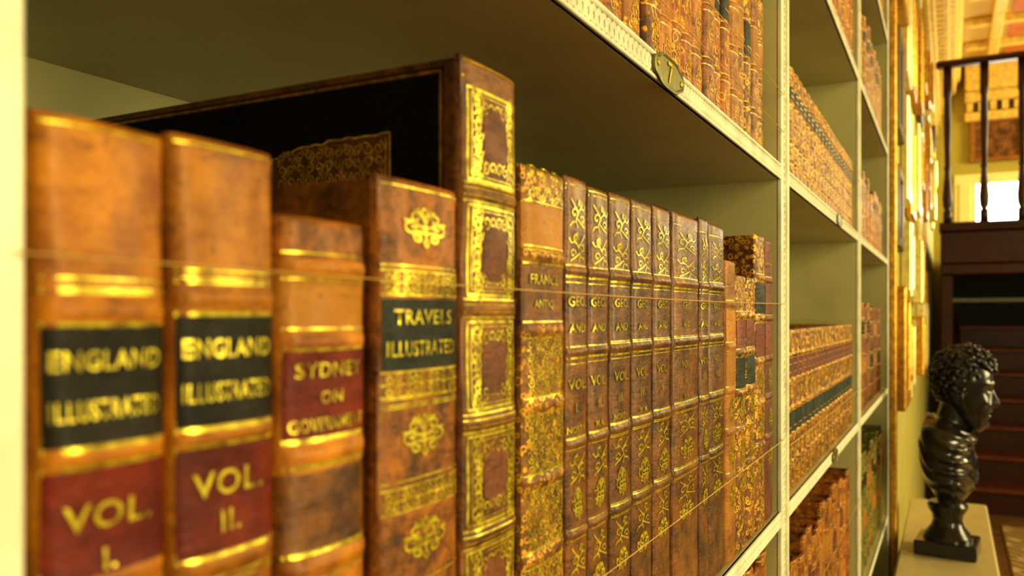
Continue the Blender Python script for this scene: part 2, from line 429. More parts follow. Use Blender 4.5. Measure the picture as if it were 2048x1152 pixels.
hero(738, 903, 350, b4, L_mott, "mottled brown calf book with teal label and gilt fleurons", depth=.17, b=.0055, p=3)
b5 = [('frame',190,368),('band',392),('frame',418,592),('band',618),('frame',645,815),('band',842),('frame',868,1040),('band',1066),('frame',1092,1262),('line',170),('line',140)]
b5 += [('dline',380),('dline',404),('dline',606),('dline',630),('dline',830),('dline',853),('dline',1055),('dline',1078)]
def folio_cover(B, g, mats, kids):
    d = B.d; H = B.h; hw = B.w/2
    def poly(pts, off):
        lb = MB(); lb.add([(x, -hw-off, z) for x, z in pts], [tuple(range(len(pts)))]); return lb
    lb = poly([(-.005,.006),(-d+.004,.006),(-d+.004,H-.0045),(-.005,H-.0045)], .0003); kids.append((lb, [L_cover, M_copper], "cover_panel"))
    f1 = lambda x, z: (x, -hw-.0005, z)
    strips(lb, [rect(-d+.005, -.0062, .008, H-.0060)], .0014, f1, 1)
    x1 = -.030; x0 = -d+.03; zt = H-.0275
    top = [(x1, zt)]
    x = x1; i = 0
    while x > x1-.062: x -= .0035; top.append((x, zt-.0008*abs(sin(i*1.9))-(.0012 if i > 8 else 0)-(.004*(i-12)/5 if i > 12 else 0))); i += 1
    top += [(x-.002, zt-.010), (x0, zt-.012)]
    lb2 = poly([(x1,.03)]+top+[(x0,.03)], .0008); kids.append((lb2, [L_centre, M_golddull], "cover_centre_panel"))
    f2 = lambda x, z: (x, -hw-.0010, z)
    strips(lb2, [top], .0008, f2, 1); strips(lb2, [[(x1,.03),(x1,zt)], [(x1-.002,.03),(x1-.002,zt-.002)]], .0008, f2, 1)
    strips(lb2, arabesque(x1-.060, x1-.003, zt-.019, zt-.003, .0052), .0007, f2, 1); strips(lb2, arabesque(x1-.018, x1-.003, .04, zt-.019, .0052), .0007, f2, 1)
hero(908, 1021, 112, b5, L_folio, "tall folio with dark cover and gilt-framed spine panels", depth=.225, b=.005, p=3, extra=folio_cover)
b6 = [('arab',335,405,.006),('patch',412,500,L_plain),('band',512),('patch',525,650,L_folio),('text',"FRANCE",560,20),('text',"ANTIQ.",610,20),('band',660),('arab',675,800,.0055),('band',810),('arab',825,948,.0055),
      ('band',960),('arab',972,1098,.0055),('band',1110),('arab',1122,1250,.0055),('line',408),('line',504),('line',530),('line',645)]
hero(1032, 1120, 330, b6, L_gilt2, "gilt-tooled calf book with plain tan panel", depth=.17, b=.004, p=3.2, tshift=.1)
def setstyle(xc, yt, volno, extra):
    k = (VX-xc)/(VX-1190)
    q = lambda y: VY+(y-VY)*k
    s = []
    for y in (548, 700, 872, 1040): s.append(('band', q(y)))
    s += [('sprig', q(405), q(470), 1), ('sprig', q(470), q(535), -1), ('line', q(396)), ('line', q(388)), ('line', q(560)), ('line', q(690)), ('text', "GEO.", q(605), 19*k), ('text', "AND", q(655), 17*k),
          ('text', "VOL.", q(760), 20*k), ('text', volno, q(805), 18*k), ('sprig', q(885), q(950), -1), ('fleur', q(985), 60*k), ('sprig', q(1055), q(1120), 1), ('fleur', q(1150), 50*k),
          ('line', q(712)), ('line', q(860)), ('line', q(882)), ('line', q(1030)), ('line', q(1050)), ('line', q(570)), ('line', q(722))]
    if extra: s.append(('text', extra, q(845), 13*k))
    return s
SX = [(1122,1167,350),(1168,1210,372),(1212,1255,384),(1257,1298,398),(1300,1335,410),(1340,1392,424),(1393,1411,434),(1412,1443,446)]
for i, (a, b_, yt) in enumerate(SX):
    hero(a, b_, yt, setstyle((a+b_)/2, yt, "I. II. III. IV. V. VI. VII. VIII.".split()[i], ["NORTH","M.A.","NORTH","W.M.","","N.A.","",""][i]), L_brown,
         "glossy brown calf volume with gilt sprigs and title", depth=.17, b=.0036, p=2.8, group="matching brown calf volumes", tshift=.2)
def farstyle(xc, yt, lab1, lab2):
    k = (VX-xc)/(VX-1480); q = lambda f: yt+(VY+390*k-yt)*f
    s = []
    for f in (.17,.33,.5,.66,.83): s.append(('band', q(f)))
    s += [('label', q(.19), q(.31), lab1), ('label', q(.35), q(.48), lab2), ('line', q(.03)), ('line', q(.1)), ('fleur', q(.58), 50*k), ('fleur', q(.75), 50*k), ('fleur', q(.91), 50*k)]
    return s
AF = .1675
hero(1446, 1466, 520, farstyle(1458,522,L_plain,L_plain), L_tan2, "shorter light tan calf book", depth=.13, A=AF, b=.004)
hero(1467, 1487, 550, farstyle(1481,552,L_redfar,L_bluelab), L_gilt, "small gilt calf book with dark labels", depth=.10, A=AF, b=.004, group="small gilt calf pair")
hero(1488, 1505, 554, farstyle(1505,556,L_redfar,L_bluelab), L_gilt, "small gilt calf book with dark labels", depth=.10, A=AF, b=.004, group="small gilt calf pair")
hero(1506, 1525, 468, farstyle(1526,470,L_teal,L_redfar), L_gilt, "taller gilt calf book near the shelf divider", depth=.13, A=AF, b=.004)
hero(1527, 1542, 480, farstyle(1551,482,L_reddark,L_reddark), L_reddark, "thin dull red book against the shelf divider", depth=.15, A=AF, b=.003)
yA = YA(1467, AF)+.002; yB = YA(1505, AF)-.004
Bk = Book(yB-yA, ZA(466, yA+.01, .274)-SHZ, .10, .003, 3)
mbk = Bk.body([L_cover], None, 8, 6); ob = mbk.obj("book", [L_cover]); ob.location = (CA-.274, (yA+yB)/2, SHZ+.0002); smooth_spine(ob)
ob["label"] = "dark black book standing behind small gilt books"; ob["category"] = "book"; Bk.pages(ob)
# ------------------------------------------------------------------ bookcase
bc = bpy.data.objects.new("bookcase", None); link(bc)
bc["label"] = "cream painted built-in bookcase with beaded shelf edges"; bc["category"] = "bookcase"
XB = CA-2.86*CA
DT = .046
DY = [YA(1900-1855, CA)-DT, YA(1561, CA), YA(1716, CA), YA(1775, CA)]
KTOP = [-7.0, -5.15, -3.2, -1.16, .89, 2.64, 4.44, 6.2, 8.0]
TK = .0163
ztop = ZK(8.0)+.06
mb = MB(); mb.box(XB-.02, XB, DY[0], DY[3]+DT, 0, ztop); mb.obj("back_panel", M_paint, bc)
for i, y in enumerate(DY):
    mb = MB()
    mb.box(XB+.0005, -.004, y, y+DT, 0, ztop, 0)
    mb.box(-.0035, .0015, y, y+.007, 0, ztop, 1, .001); mb.box(-.0035, .0015, y+DT-.007, y+DT, 0, ztop, 1, .001)
    mb.box(-.0038, -.0015, y+.007, y+DT-.007, 0, ztop, 1)
    if i > 0:
        z = ZK(-4)
        while z < ZK(6.3):
            mb.torus((-.0010, y+DT/2, z), .0046, .0013, (0,1,0), (0,0,1), 8, 3, 1, .8); z += .0082
    mb.obj("divider", [M_paint, M_edge], bc)
for bi in range(3):
    y0 = DY[bi]+DT; y1 = DY[bi+1]
    for si, k in enumerate(KTOP):
        zt = ZK(k); mb = MB(); mb.box(XB+.0005, -.0035, y0+.0004, y1-.0004, zt-TK, zt, 0)
        mb.obj("shelf", M_paint, bc)
        mb = MB(); ya, yb = y0+.0004, y1-.0004
        mb.box(-.0032, -.0008, ya, yb, zt-TK, zt, 0)
        mb.box(-.0032, .0015, ya, yb, zt-.0030, zt, 0, .0008); mb.box(-.0032, .0012, ya, yb, zt-TK, zt-TK+.0024, 0, .0006)
        if 1 < si < 8:
            n = int((yb-ya)/.0072); st = (yb-ya)/n
            for j in range(n):
                mb.torus((-.0002, ya+(j+.5)*st, zt-TK*.53), .0030, .00115, (0,1,0), (0,0,1), 10, 4, 0, 1.45)
        mb.obj("beaded_moulding", M_edge, bc)
def cord(bi, k, sag=.002):
    mb = MB(); y0 = DY[bi]+DT-.003; y1 = DY[bi+1]+.003
    mb.tube([(.0030, y0+(y1-y0)*i/12, ZK(k)-sag*sin(pi*i/12)) for i in range(13)], [.00022+.00022*i/12 for i in range(13)] if bi == 0 else .0005, 6)
    mb.obj("retaining_cord", M_cord, bc)
cord(0, .066, .002); cord(0, -.735, .001); cord(0, 1.08, .002); cord(0, 1.3, .004); cord(1, 1.45); cord(1, 3.3); cord(1, -2.0, .003); cord(1, -.8)
mb = MB(); mb.box(-.03, .03, DY[0], DY[3]+DT, ztop, ztop+.03, 0, .004); mb.box(-.05, .045, DY[0], DY[3]+DT, ztop+.03, ztop+.06, 0, .006); mb.obj("bookcase_cornice", M_edge, bc)
mb = MB(); mb.box(-.03, .006, DY[0], DY[3]+DT, 0.0, ZK(-7.0)-TK, 0, .002); mb.obj("plinth", M_paint, bc)
M_plate = plain("green_brass", (.20, .20, .06), .4, .45, 60, .5)
def plate(bi, k, yc, num):
    zt = ZK(k)-TK*.5; L = .031; Hh = .0105; ring = []
    for i in range(48):
        a = 2*pi*i/48; x = cos(a); z = sin(a)
        r = 1/(abs(x)**2.6+abs(z)**2.6)**(1/2.6); r *= 1-.10*exp(-((abs(x)-.72)/.14)**2)
        ring.append((x*r*L, z*r*Hh))
    mb = MB(); n = 48
    vs = [(.0017, yc+a, zt+b) for a, b in ring]+[(.0032, yc+a, zt+b) for a, b in ring]+[(.0036, yc+a*.92, zt+b*.86) for a, b in ring]+[(.0030, yc+a*.88, zt+b*.78) for a, b in ring]
    fs = []
    for r in range(3):
        for i in range(n): fs.append((r*n+i, r*n+(i+1)%n, (r+1)*n+(i+1)%n, (r+1)*n+i))
    fs.append(tuple(3*n+i for i in range(n))); mb.add(vs, fs)
    if num: text(mb, num, yc, zt, .0135, .013, lambda u, v: (.0036, u, v), 1)
    p = mb.obj("number_plate", [M_plate, M_gold], bc, False); p["label"] = "green brass cartouche plate"
    for s_ in (-1, 1):
        mb = MB(); mb.ellip((.0032, yc+s_*L*.78, zt-.001*s_), (.001, .0022, .0022), 10, 6); mb.obj("screw", M_golddull, p, True)
plate(0, .89, YA(1331, CA), "7"); plate(1, .89, YA(1676, CA), ""); plate(1, -1.16, YA(1667, CA), "")
# ------------------------------------------------------------------ rows of further books
def row(bi, krow, kt0, kt1, wmin, wmax, styles, group, label, px0=None, px1=None, A=.174, depth=.15, uniform=False, seed=1):
    rnd = random.Random(seed); z0 = ZK(krow)+.0002
    y = (YA(px0, A) if px0 else DY[bi]+DT)+.002; yend = min(DY[bi+1]-.002, YA(px1, A) if px1 else 1e9)
    temps = []
    for ti in range(1 if uniform else 5):
        base, la, lb = styles[ti % len(styles)]
        w = (wmin+wmax)/2 if uniform else wmin+(wmax-wmin)*rnd.random()
        kt = kt0+(kt1-kt0)*rnd.random(); h = ZK(kt)-ZK(krow)
        B = Book(w, h, depth, min(.006, w*.2), 2.4, [h*f for f in (.17,.34,.51,.68,.84)], amp=.001, bw=.0018)
        rows = []
        for f in (.17,.34,.51,.68,.84): rows += [(h*f-.0034, h*f-.0024, 3), (h*f+.0024, h*f+.0034, 3)]
        rows += [(h*.975, h*.98, 3), (h*.70, h*.82, 1), (h*.36, h*.49, 2)]
        mats = [base, la, lb, M_golddull, M_page, M_gold]
        mb = B.body(mats, rows, 8, 10)
        bt = .0028; mb.box(-depth+.004, -.0006, -w/2+bt, w/2-bt, .003, h-.006, 4)
        fn = lambda u, v: B.surf(u, v, .0003)
        for f0 in (.70, .36):
            for j in range(2 if f0 == .70 else 1):
                strips(mb, [[(-w*.3, h*(f0+.035+.05*j)), (w*.3, h*(f0+.035+.05*j))]], .0014, fn, 3)
        for f0 in (.595, .26, .085, .91): strips(mb, fleur(0, h*f0, w*.3, h*.05), .0008, fn, 3)
        me = bpy.data.meshes.new("book")
        me.from_pydata(mb.v, [], mb.f)
        for m in mats: me.materials.append(m)
        me.polygons.foreach_set("material_index", mb.m); me.polygons.foreach_set("use_smooth", [True]*len(me.polygons))
        try: me.set_sharp_from_angle(angle=.7)
        except Exception: pass
        temps.append((me, w))
    while True:
        me, w = temps[0 if uniform else rnd.randrange(5)]
        if y+w > yend: break
        o = bpy.data.objects.new("book", me); o.location = (CA-A-rnd.random()*(.001 if uniform else .006), y+w/2, z0)
        link(o); o["label"] = label; o["category"] = "book"; o["group"] = group
        y += w+.0012+(0 if uniform else rnd.random()*.001)
tanst = [(L_giltfar, L_bluelab, L_plain), (L_mott, L_mott, L_giltfar), (L_brown, L_teal, L_brown), (L_tan, L_mott, L_plain), (L_orange, L_teal, L_plain)]
upst = [(L_giltfar, L_mott, L_teal), (L_mott, L_mott, L_plain), (L_tan, L_teal, L_tan), (L_orange, L_mott, L_teal), (L_giltfar, L_teal, L_plain)]
row(0, .89, 2.15, 2.4, .026, .036, upst, "calf books on the shelf above", "tan calf book with gilt bands and dark label", px0=1130, px1=1543, seed=3)
row(1, .89, 1.62, 1.8, .030, .036, [(L_giltfar, L_teal, L_giltfar)], "uniform calf set on the second bay shelf", "gilt calf volume with dark green labels", px1=1702, uniform=True, seed=4)
row(1, -1.16, -.12, -.08, .036, .038, [(L_gilt, L_redfar, L_bluelab)], "small gilt set with red and blue labels", "small gilt calf volume with red and blue labels", px1=1702, uniform=True, A=.172, seed=5)
row(1, 2.64, 3.5, 4.0, .028, .04, tanst, "calf books on the upper second bay shelf", "tan calf book with gilt spine bands", seed=6)
row(1, -3.2, -1.75, -1.45, .03, .045, [(L_orange, L_plain, L_orange), (L_orange, L_redfar, L_plain), (L_mott, L_plain, L_mott)], "orange calf books on the low shelf", "orange calf book with gilt tooling", px1=1700, seed=7)
row(0, -3.2, -1.6, -1.36, .03, .045, [(L_orange, L_plain, L_orange), (L_tan, L_redlab, L_plain)], "orange calf books beneath the first bay", "orange-tan calf book on low shelf", px0=1300, seed=8)
row(2, .89, 1.6, 1.85, .03, .042, tanst, "calf books in the third bay", "tan calf book with gilt bands", px1=1771, seed=9)
row(2, -1.16, .05, .18, .034, .046, [(L_reddark, L_plain, L_giltfar), (L_brown, L_redfar, L_bluelab), (L_mott, L_teal, L_plain)], "dark calf books in the third bay", "brown and red calf book with gilt bands", px1=1771, seed=10)
row(2, 2.64, 3.5, 3.9, .034, .044, tanst, "calf books in the third bay upper shelf", "tan calf book with gilt bands", seed=11)
row(2, 4.44, 5.5, 5.9, .034, .044, tanst, "calf books near the top of the third bay", "tan calf book with gilt bands", seed=12)
row(2, -3.2, -1.9, -1.7, .034, .044, [(L_green, L_plain, L_green), (L_green, L_teal, L_plain), (L_giltfar, L_plain, L_green)], "green cloth books on the low shelf", "olive green cloth book with gilt lines", px1=1768, seed=13)
# ------------------------------------------------------------------ room
M_wall = plain("olive_cream_wall", (.52, .47, .13), .7, 0, 3, .12)
M_wallfar = plain("far_wall_paint", (.50, .44, .10), .7, 0, 3, .12)
M_ceil = plain("ceiling_plaster", (.78, .60, .22), .7, 0, 3, .1)
M_red = plain("ceiling_terracotta_panel", (.62, .20, .05), .6, 0, 5, .2)
M_trim = plain("cream_gilt_trim", (.88, .66, .20), .45, .1, 20, .3)
M_dark = plain("dark_mahogany", (.055, .012, .003), .35, 0, 15, .5)
M_step = plain("lit_red_mahogany_tread", (.15, .032, .008), .4, 0, 20, .4)  # brighter than the risers: light on the treads is put into this colour
M_frame = plain("gilt_frame", (.78, .44, .06), .32, .6, 60, .5)
def floor_mat():
    m, nt, b = newmat("oak_boards")
    tc = N(nt, 'ShaderNodeTexCoord'); br = N(nt, 'ShaderNodeTexBrick'); nt.links.new(tc.outputs['Object'], br.inputs['Vector'])
    br.inputs['Scale'].default_value = 3; br.inputs['Color1'].default_value = (.30,.16,.05,1); br.inputs['Color2'].default_value = (.22,.11,.03,1); br.inputs['Mortar'].default_value = (.05,.02,.01,1); br.inputs['Mortar Size'].default_value = .006
    nt.links.new(br.outputs[0], b.inputs['Base Color']); b.inputs['Roughness'].default_value = .3; return m
def rug_mat():
    m, nt, b = newmat("patterned_carpet")
    tc = N(nt, 'ShaderNodeTexCoord'); v = tc.outputs['Object']
    vo = N(nt, 'ShaderNodeTexVoronoi'); vo.inputs['Scale'].default_value = 9; nt.links.new(v, vo.inputs['Vector'])
    c = mixc(nt, ramp(nt, vo.outputs['Distance'], .25, .45), (.75,.62,.30), (.30,.14,.04))
    mg = N(nt, 'ShaderNodeTexMagic'); mg.inputs['Scale'].default_value = 14; nt.links.new(v, mg.inputs['Vector'])
    c = mixc(nt, ramp(nt, mg.outputs[1], .4, .6), c, (.55,.45,.2))
    nt.links.new(c, b.inputs['Base Color']); b.inputs['Roughness'].default_value = .9; return m
YF = 10.3; HC = E+2.75; YE = DY[3]+DT
st = dict(kind="structure")
def sbox(name, mat, *a, ch=0, **kw):
    mb = MB(); mb.box(*a, 0, ch); return mb.obj(name, mat, None, False, **kw)
sbox("floor", floor_mat(), -.5, 5.0, -1.5, YF+.2, -.05, 0, **st)
sbox("ceiling", M_ceil, -.5, 5.0, -1.5, YF+.2, HC, HC+.05, **st)
mb = MB(); mb.box(-.5, XB-.021, -1.5, YE+.002, 0, HC); mb.box(-.5, 0, YE+.002, YF, 0, HC); mb.obj("wall_left", M_wall, **st)
wx0, wx1, wz0, wz1 = CA+.24, CA+1.30, E+.90, E+1.43
mb = MB()
mb.box(-.5, wx0, YF, YF+.15, 0, HC); mb.box(wx1, 5, YF, YF+.15, 0, HC); mb.box(wx0, wx1, YF, YF+.15, 0, wz0); mb.box(wx0, wx1, YF, YF+.15, wz1, HC)
mb.obj("wall_far", M_wallfar, **st)
M_glass = plain("bright_daylight_pane", (1,1,1), .5, emit=(1,.98,.90), es=11)
M_wtrim = plain("window_frame_paint", (.98, .90, .50), .5, 0, 20, .1)
mb = MB(); f = .20
mb.box(wx0-f, wx0+.01, YF-.04, YF, wz0-.06, wz1+.1, 1, .006); mb.box(wx1-.01, wx1+f, YF-.04, YF, wz0-.06, wz1+.1, 1, .006)
mb.box(wx0-f+.05, wx0-.04, YF-.055, YF-.035, wz0, wz1, 1, .004)
mb.box(wx0+.01, wx1-.01, YF-.04, YF, wz1-.01, wz1+.1, 1, .006); mb.box(wx0+.01, wx1-.01, YF-.05, YF, wz0-.06, wz0+.01, 1, .006)
mb.box(wx0+.5, wx0+.53, YF+.04, YF+.07, wz0, wz1, 1)
mb.box(wx0, wx1, YF+.08, YF+.09, wz0, wz1, 0)
mb.obj("window_1", [M_glass, M_wtrim], **st)
sbox("trim_1", M_frame, .0005, .02, YE+.02, YE+.07, .0, HC-.4, ch=.004, **st)
zc = E+2.2
mb = MB(); yy0 = YE+.1
mb.box(0, .04, yy0, YF, zc-.22, zc-.12, 0, .008); mb.box(0, .07, yy0, YF, zc-.12, zc, 0, .01); mb.box(0, .16, yy0, YF, zc+.09, zc+.20, 0, .015); mb.box(0, .22, yy0, YF, zc+.2, zc+.30, 0, .02); mb.box(0, .26, yy0, YF, zc+.30, HC, 0, .03)
y = yy0+.03
while y < YF-.1: mb.box(.06, .12, y, y+.06, zc, zc+.085); y += .11
mb.obj("trim_2", M_trim, **st)
mb = MB()
mb.box(.3, 5, YF-.06, YF, zc-.1, zc, 0, .01); mb.box(.3, 5, YF-.16, YF, zc+.09, zc+.2, 0, .015); mb.box(.3, 5, YF-.24, YF, zc+.2, HC, 0, .02)
x = .32
while x < 4.9: mb.box(x, x+.06, YF-.12, YF-.02, zc, zc+.085); x += .11
mb.obj("trim_3", M_trim, **st)
mb = MB()
y = 2.0
while y < YF-.3: mb.box(.3, 5, y, y+.10, HC-.07, HC, 0, .01); y += .75
for x in (.50, 1.15, 1.8, 2.45, 3.1): mb.box(x, x+.09, 0, YF-.3, HC-.085, HC, 0, .01)
mb.obj("trim_4", M_trim, **st)
mb = MB(); y = 2.1
while y < YF-.4:
    for x in (.60, 1.25, 1.9, 2.55): mb.box(x+.06, x+.49, y+.06, y+.59, HC-.02, HC-.001)
    y += .75
mb.obj("trim_5", M_red, **st)
sbox("baseboard_left", M_edge, .0005, .02, YE+.1, 6.0, 0, .16, ch=.004, **st)
M_pics = [plain("old_canvas_%s" % n, c, .45, 0, 8, .6) for n, c in (("umber", (.10,.06,.02)), ("ochre", (.35,.22,.06)), ("pale", (.62,.52,.28)))]
M_frw = plain("white_gilt_frame", (.92, .78, .38), .25, .3, 40, .3)
M_frd = plain("dark_frame", (.10, .05, .015), .35, 0, 40, .3)
rnd = random.Random(5)
yc = YE+.22
while yc < 9.8:
    wcol = rnd.uniform(.26, .40); z = (.95 if yc < 6.3 else 2.15)+rnd.uniform(0,.15)
    while z < zc-.55:
        hh = rnd.uniform(.2, .42); ww = wcol*rnd.uniform(.75, 1)
        if z+hh > zc-.26: break
        th = rnd.uniform(.02, .055); fw = rnd.uniform(.03, .05)
        mb = MB(); ya, yb = yc-ww/2, yc+ww/2
        for (a0,a1,c0,c1) in ((ya,ya+fw,z,z+hh),(yb-fw,yb,z,z+hh),(ya+fw,yb-fw,z,z+fw),(ya+fw,yb-fw,z+hh-fw,z+hh)):
            mb.box(.001, th, a0, a1, c0, c1, 0, .006)
        for (a0,a1,c0,c1) in ((ya+fw,ya+fw+.008,z+fw,z+hh-fw),(yb-fw-.008,yb-fw,z+fw,z+hh-fw)):
            mb.box(.001, th*.6, a0, a1, c0, c1, 0)
        rr = rnd.random(); gm = M_frame if rr < .45 else (M_frw if rr < .72 else M_frd)
        o = mb.obj("picture_frame", gm); o["label"] = "small gilt-framed picture hung on the wall"; o["category"] = "picture"; o["group"] = "framed pictures on the wall"
        if gm is M_frd: o["label"] = "small dark-framed picture hung on the wall"
        mb = MB(); mb.box(.001, .008, ya+fw, yb-fw, z+fw, z+hh-fw); mb.obj("canvas", rnd.choice(M_pics), o)
        z += hh+rnd.uniform(.05, .14)
    yc += wcol+rnd.uniform(.08, .22)
LX = lambda px, z: CA+(px-VX)*z*C/F
zf = YF*C
px0, px1 = LX(1938, zf), LX(2045, zf); pz0, pz1 = E+(630-330)*zf/F, E+(630-245)*zf/F
mb = MB(); f = .05
for a in ((px0,px0+f,pz0,pz1),(px1-f,px1,pz0,pz1),(px0+f,px1-f,pz0,pz0+f),(px0+f,px1-f,pz1-f,pz1)): mb.box(a[0],a[1],YF-.05,YF-.001,a[2],a[3],0,.008)
fr = mb.obj("picture_frame", plain("brown_gilt_frame", (.40,.19,.04), .4, .3, 30, .3)); fr["label"] = "framed dark painting above the gallery window"; fr["category"] = "picture"
mb = MB(); mb.box(px0+f, px1-f, YF-.02, YF-.001, pz0+f, pz1-f); mb.obj("canvas", plain("brown_painting", (.26,.11,.03), .5, 0, 14, .9), fr)
# ------------------------------------------------------------------ gallery, railing, stairs
ZG = 6.0; YG = ZG/C
gx0 = LX(1881, ZG); gz1 = E+(630-455)*ZG/F; gz0 = E+(630-550)*ZG/F
gal = MB(); gal.box(gx0, 4.2, YG, YF-.07, gz0+.08, gz1-.03, 0, .01); gal.box(gx0-.01, 4.2, YG-.03, YG+.25, gz1-.03, gz1, 0, .008); gal.box(gx0, 4.2, YG-.01, YG+.12, gz0, gz0+.08, 0, .01)
g = gal.obj("gallery", M_dark); g["label"] = "dark mahogany gallery floor projecting over the staircase"; g["category"] = "gallery"
mb = MB(); mb.box(gx0, gx0+.08, YG, YG+.08, 0, gz0-.0005, 0, .008); o = mb.obj("post", M_dark); o["label"] = "dark mahogany post carrying the gallery edge"; o["category"] = "post"
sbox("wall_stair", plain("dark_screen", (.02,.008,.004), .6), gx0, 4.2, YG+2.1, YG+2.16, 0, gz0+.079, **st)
sbox("light_gap_strip", M_edge, gx0+.05, 4.0, YG+2.06, YG+2.095, E+.12, E+.16, ch=.004, **st)  # pale rail added in place of a thin gap of window light
rl = bpy.data.objects.new("railing", None); link(rl); rl.location = (gx0, YG+.06, gz1); rl["label"] = "dark mahogany balustrade along the gallery edge"; rl["category"] = "railing"
ztr = (630-118)*ZG/F+E-gz1
mb = MB(); mb.box(-.03, 4.0, -.045, .045, ztr-.045, ztr, 0, .012); mb.obj("handrail", M_dark, rl)
mb = MB(); mb.box(-.01, 4.0, -.03, .03, .0005, .04, 0, .006); mb.obj("bottom_rail", M_dark, rl)
prof = [(.028,.04),(.028,.12),(.018,.13),(.030,.16),(.034,.22),(.026,.32),(.018,.42),(.026,.44),(.018,.46),(.022,.60),(.026,.75),(.022,.95),(.028,.97),(.028,ztr-.045)]
prof = [(r, min(z, ztr-.045)) for r, z in prof]
x = LX(1895, ZG)-gx0; first = None
while x < 3.9:
    if first is None:
        mb = MB(); mb.lathe(prof, 0, 0, 14); first = mb.obj("baluster", M_dark, rl, True); first.location = (x, 0, 0)
    else:
        o = first.copy(); COL.objects.link(o); o.parent = rl; o.location = (x, 0, 0)
    x += 73*ZG*C/F
stc = bpy.data.objects.new("staircase", None); link(stc); sx0 = gx0+.13; stc.location = (sx0, YG-.35, 0)
stc["label"] = "dark mahogany library staircase under the gallery"; stc["category"] = "staircase"
for i in range(7):
    mb = MB(); mb.box(0, 1.3, i*.27-.02, i*.27+.29, .18*(i+1)-.035, .18*(i+1), 0, .008); mb.obj("tread", M_step, stc)
    mb = MB(); mb.box(.01, 1.29, i*.27+.01, i*.27+.03, .18*i+.0005, .18*(i+1)-.036, 0); mb.obj("riser", M_dark, stc)
for xx in (-.035, 1.302):
    mb = MB()
    vs = [(xx, 0-.03, 0), (xx, .2, 0), (xx, 1.95, 1.05), (xx, 1.95, 1.36), (xx, -.03, .22)]
    vs += [(a+.033, b, c) for a, b, c in vs]
    mb.add(vs, [(0,1,2,3,4),(9,8,7,6,5)]+[(i,(i+1)%5,(i+1)%5+5,i+5) for i in range(5)]); mb.obj("stringer", M_dark, stc)
mb = MB(); mb.box(.45, 2.6, 2.6, 6.1, .0005, .012, 0, .003); o = mb.obj("rug", rug_mat()); o["label"] = "cream and brown patterned carpet on the floor"; o["category"] = "rug"
# ------------------------------------------------------------------ cabinet under bust
ZBZ = 2.23; CT = E-(1105-630)*ZBZ/F
cb = bpy.data.objects.new("cabinet", None); link(cb); cx0, cx1, cy0, cy1 = .036, .27, 1.95, 3.22
cb.location = ((cx0+cx1)/2, (cy0+cy1)/2, 0); cb["label"] = "low cream painted cabinet standing before the bookcase"; cb["category"] = "cabinet"
hx, hy = (cx1-cx0)/2, (cy1-cy0)/2
M_cab = plain("cabinet_cream_paint", (.62,.54,.28), .4, 0, 8, .12)
mb = MB(); mb.box(-hx, hx, -hy, hy, CT-.035, CT, 0, .006); mb.obj("cabinet_top", M_cab, cb)
mb = MB(); mb.box(-hx+.015, hx-.015, -hy+.015, hy-.015, 0, CT-.0355); mb.obj("cabinet_body", M_cab, cb)
for i in range(2):
    ya = -hy+.04+i*(hy-.03); yb = ya+hy-.07
    mb = MB(); mb.box(hx-.0148, hx-.004, ya, yb, .08, CT-.06, 0, .003); d_ = mb.obj("door", M_cab, cb)
    mb = MB(); mb.ellip((hx+.006, yb-.05, CT*.55), (.012,.012,.012), 10, 8); mb.obj("knob", M_golddull, d_, True)
# ------------------------------------------------------------------ bust
U = ZBZ/F
M_bronze, nt, b_ = newmat("black_bronze")
b_.inputs['Roughness'].default_value = .26; b_.inputs['Metallic'].default_value = .35
b_.inputs['Coat Weight'].default_value = .6; b_.inputs['Coat Roughness'].default_value = .12
tc = N(nt,'ShaderNodeTexCoord'); nn = noise(nt, tc.outputs['Object'], 40, 4)
nt.links.new(mixc(nt, nn, (.010,.009,.008), (.045,.036,.024)), b_.inputs['Base Color'])
BX, BYy = LX(1895, ZBZ), (ZBZ-(CA-LX(1895, ZBZ))*S)/C
def lx(px): return (px-1895)*U*C
def lz(py): return (1105-py)*U
def sm(tab, k=6):
    out = []; n = len(tab)
    for i in range(n-1):
        p0, p1, p2, p3 = tab[max(i-1,0)], tab[i], tab[i+1], tab[min(i+2,n-1)]
        for j in range(k):
            t = j/k
            out.append(tuple(.5*(2*b+(c-a)*t+(2*a-5*b+4*c-d)*t*t+(3*b-a-3*c+d)*t**3) for a,b,c,d in zip(p0,p1,p2,p3)))
    out.append(tab[-1]); return out
def loft(mb, secs, n=36, k=6, disp=None):
    vs = []; fs = []; secs = sm(secs, k)
    for py, xb, xf, hw, e in secs:
        cx = (lx(xb)+lx(xf))/2; rx = (lx(xf)-lx(xb))/2
        for i in range(n):
            a = 2*pi*i/n-pi; ca, sa = cos(a), sin(a)
            x = cx+rx*abs(ca)**e*(1 if ca >= 0 else -1); y = hw*abs(sa)**e*(1 if sa >= 0 else -1)
            if disp:
                dx, dn = disp(py, a, x, y); x += dx+dn*ca; y += dn*sa
            vs.append((x, y, lz(py)))
    for j in range(len(secs)-1):
        for i in range(n): fs.append((j*n+i, j*n+(i+1)%n, (j+1)*n+(i+1)%n, (j+1)*n+i))
    fs.append(tuple(range(n))); fs.append(tuple((len(secs)-1)*n+i for i in range(n))[::-1])
    mb.add(vs, fs)
NOSE = [(768,0,.006),(776,.004,.006),(788,.012,.0065),(797,.0185,.008),(802,.0215,.0095),(806,.020,.0115),(810,.011,.012),(813,.001,.010),(820,0,.01)]
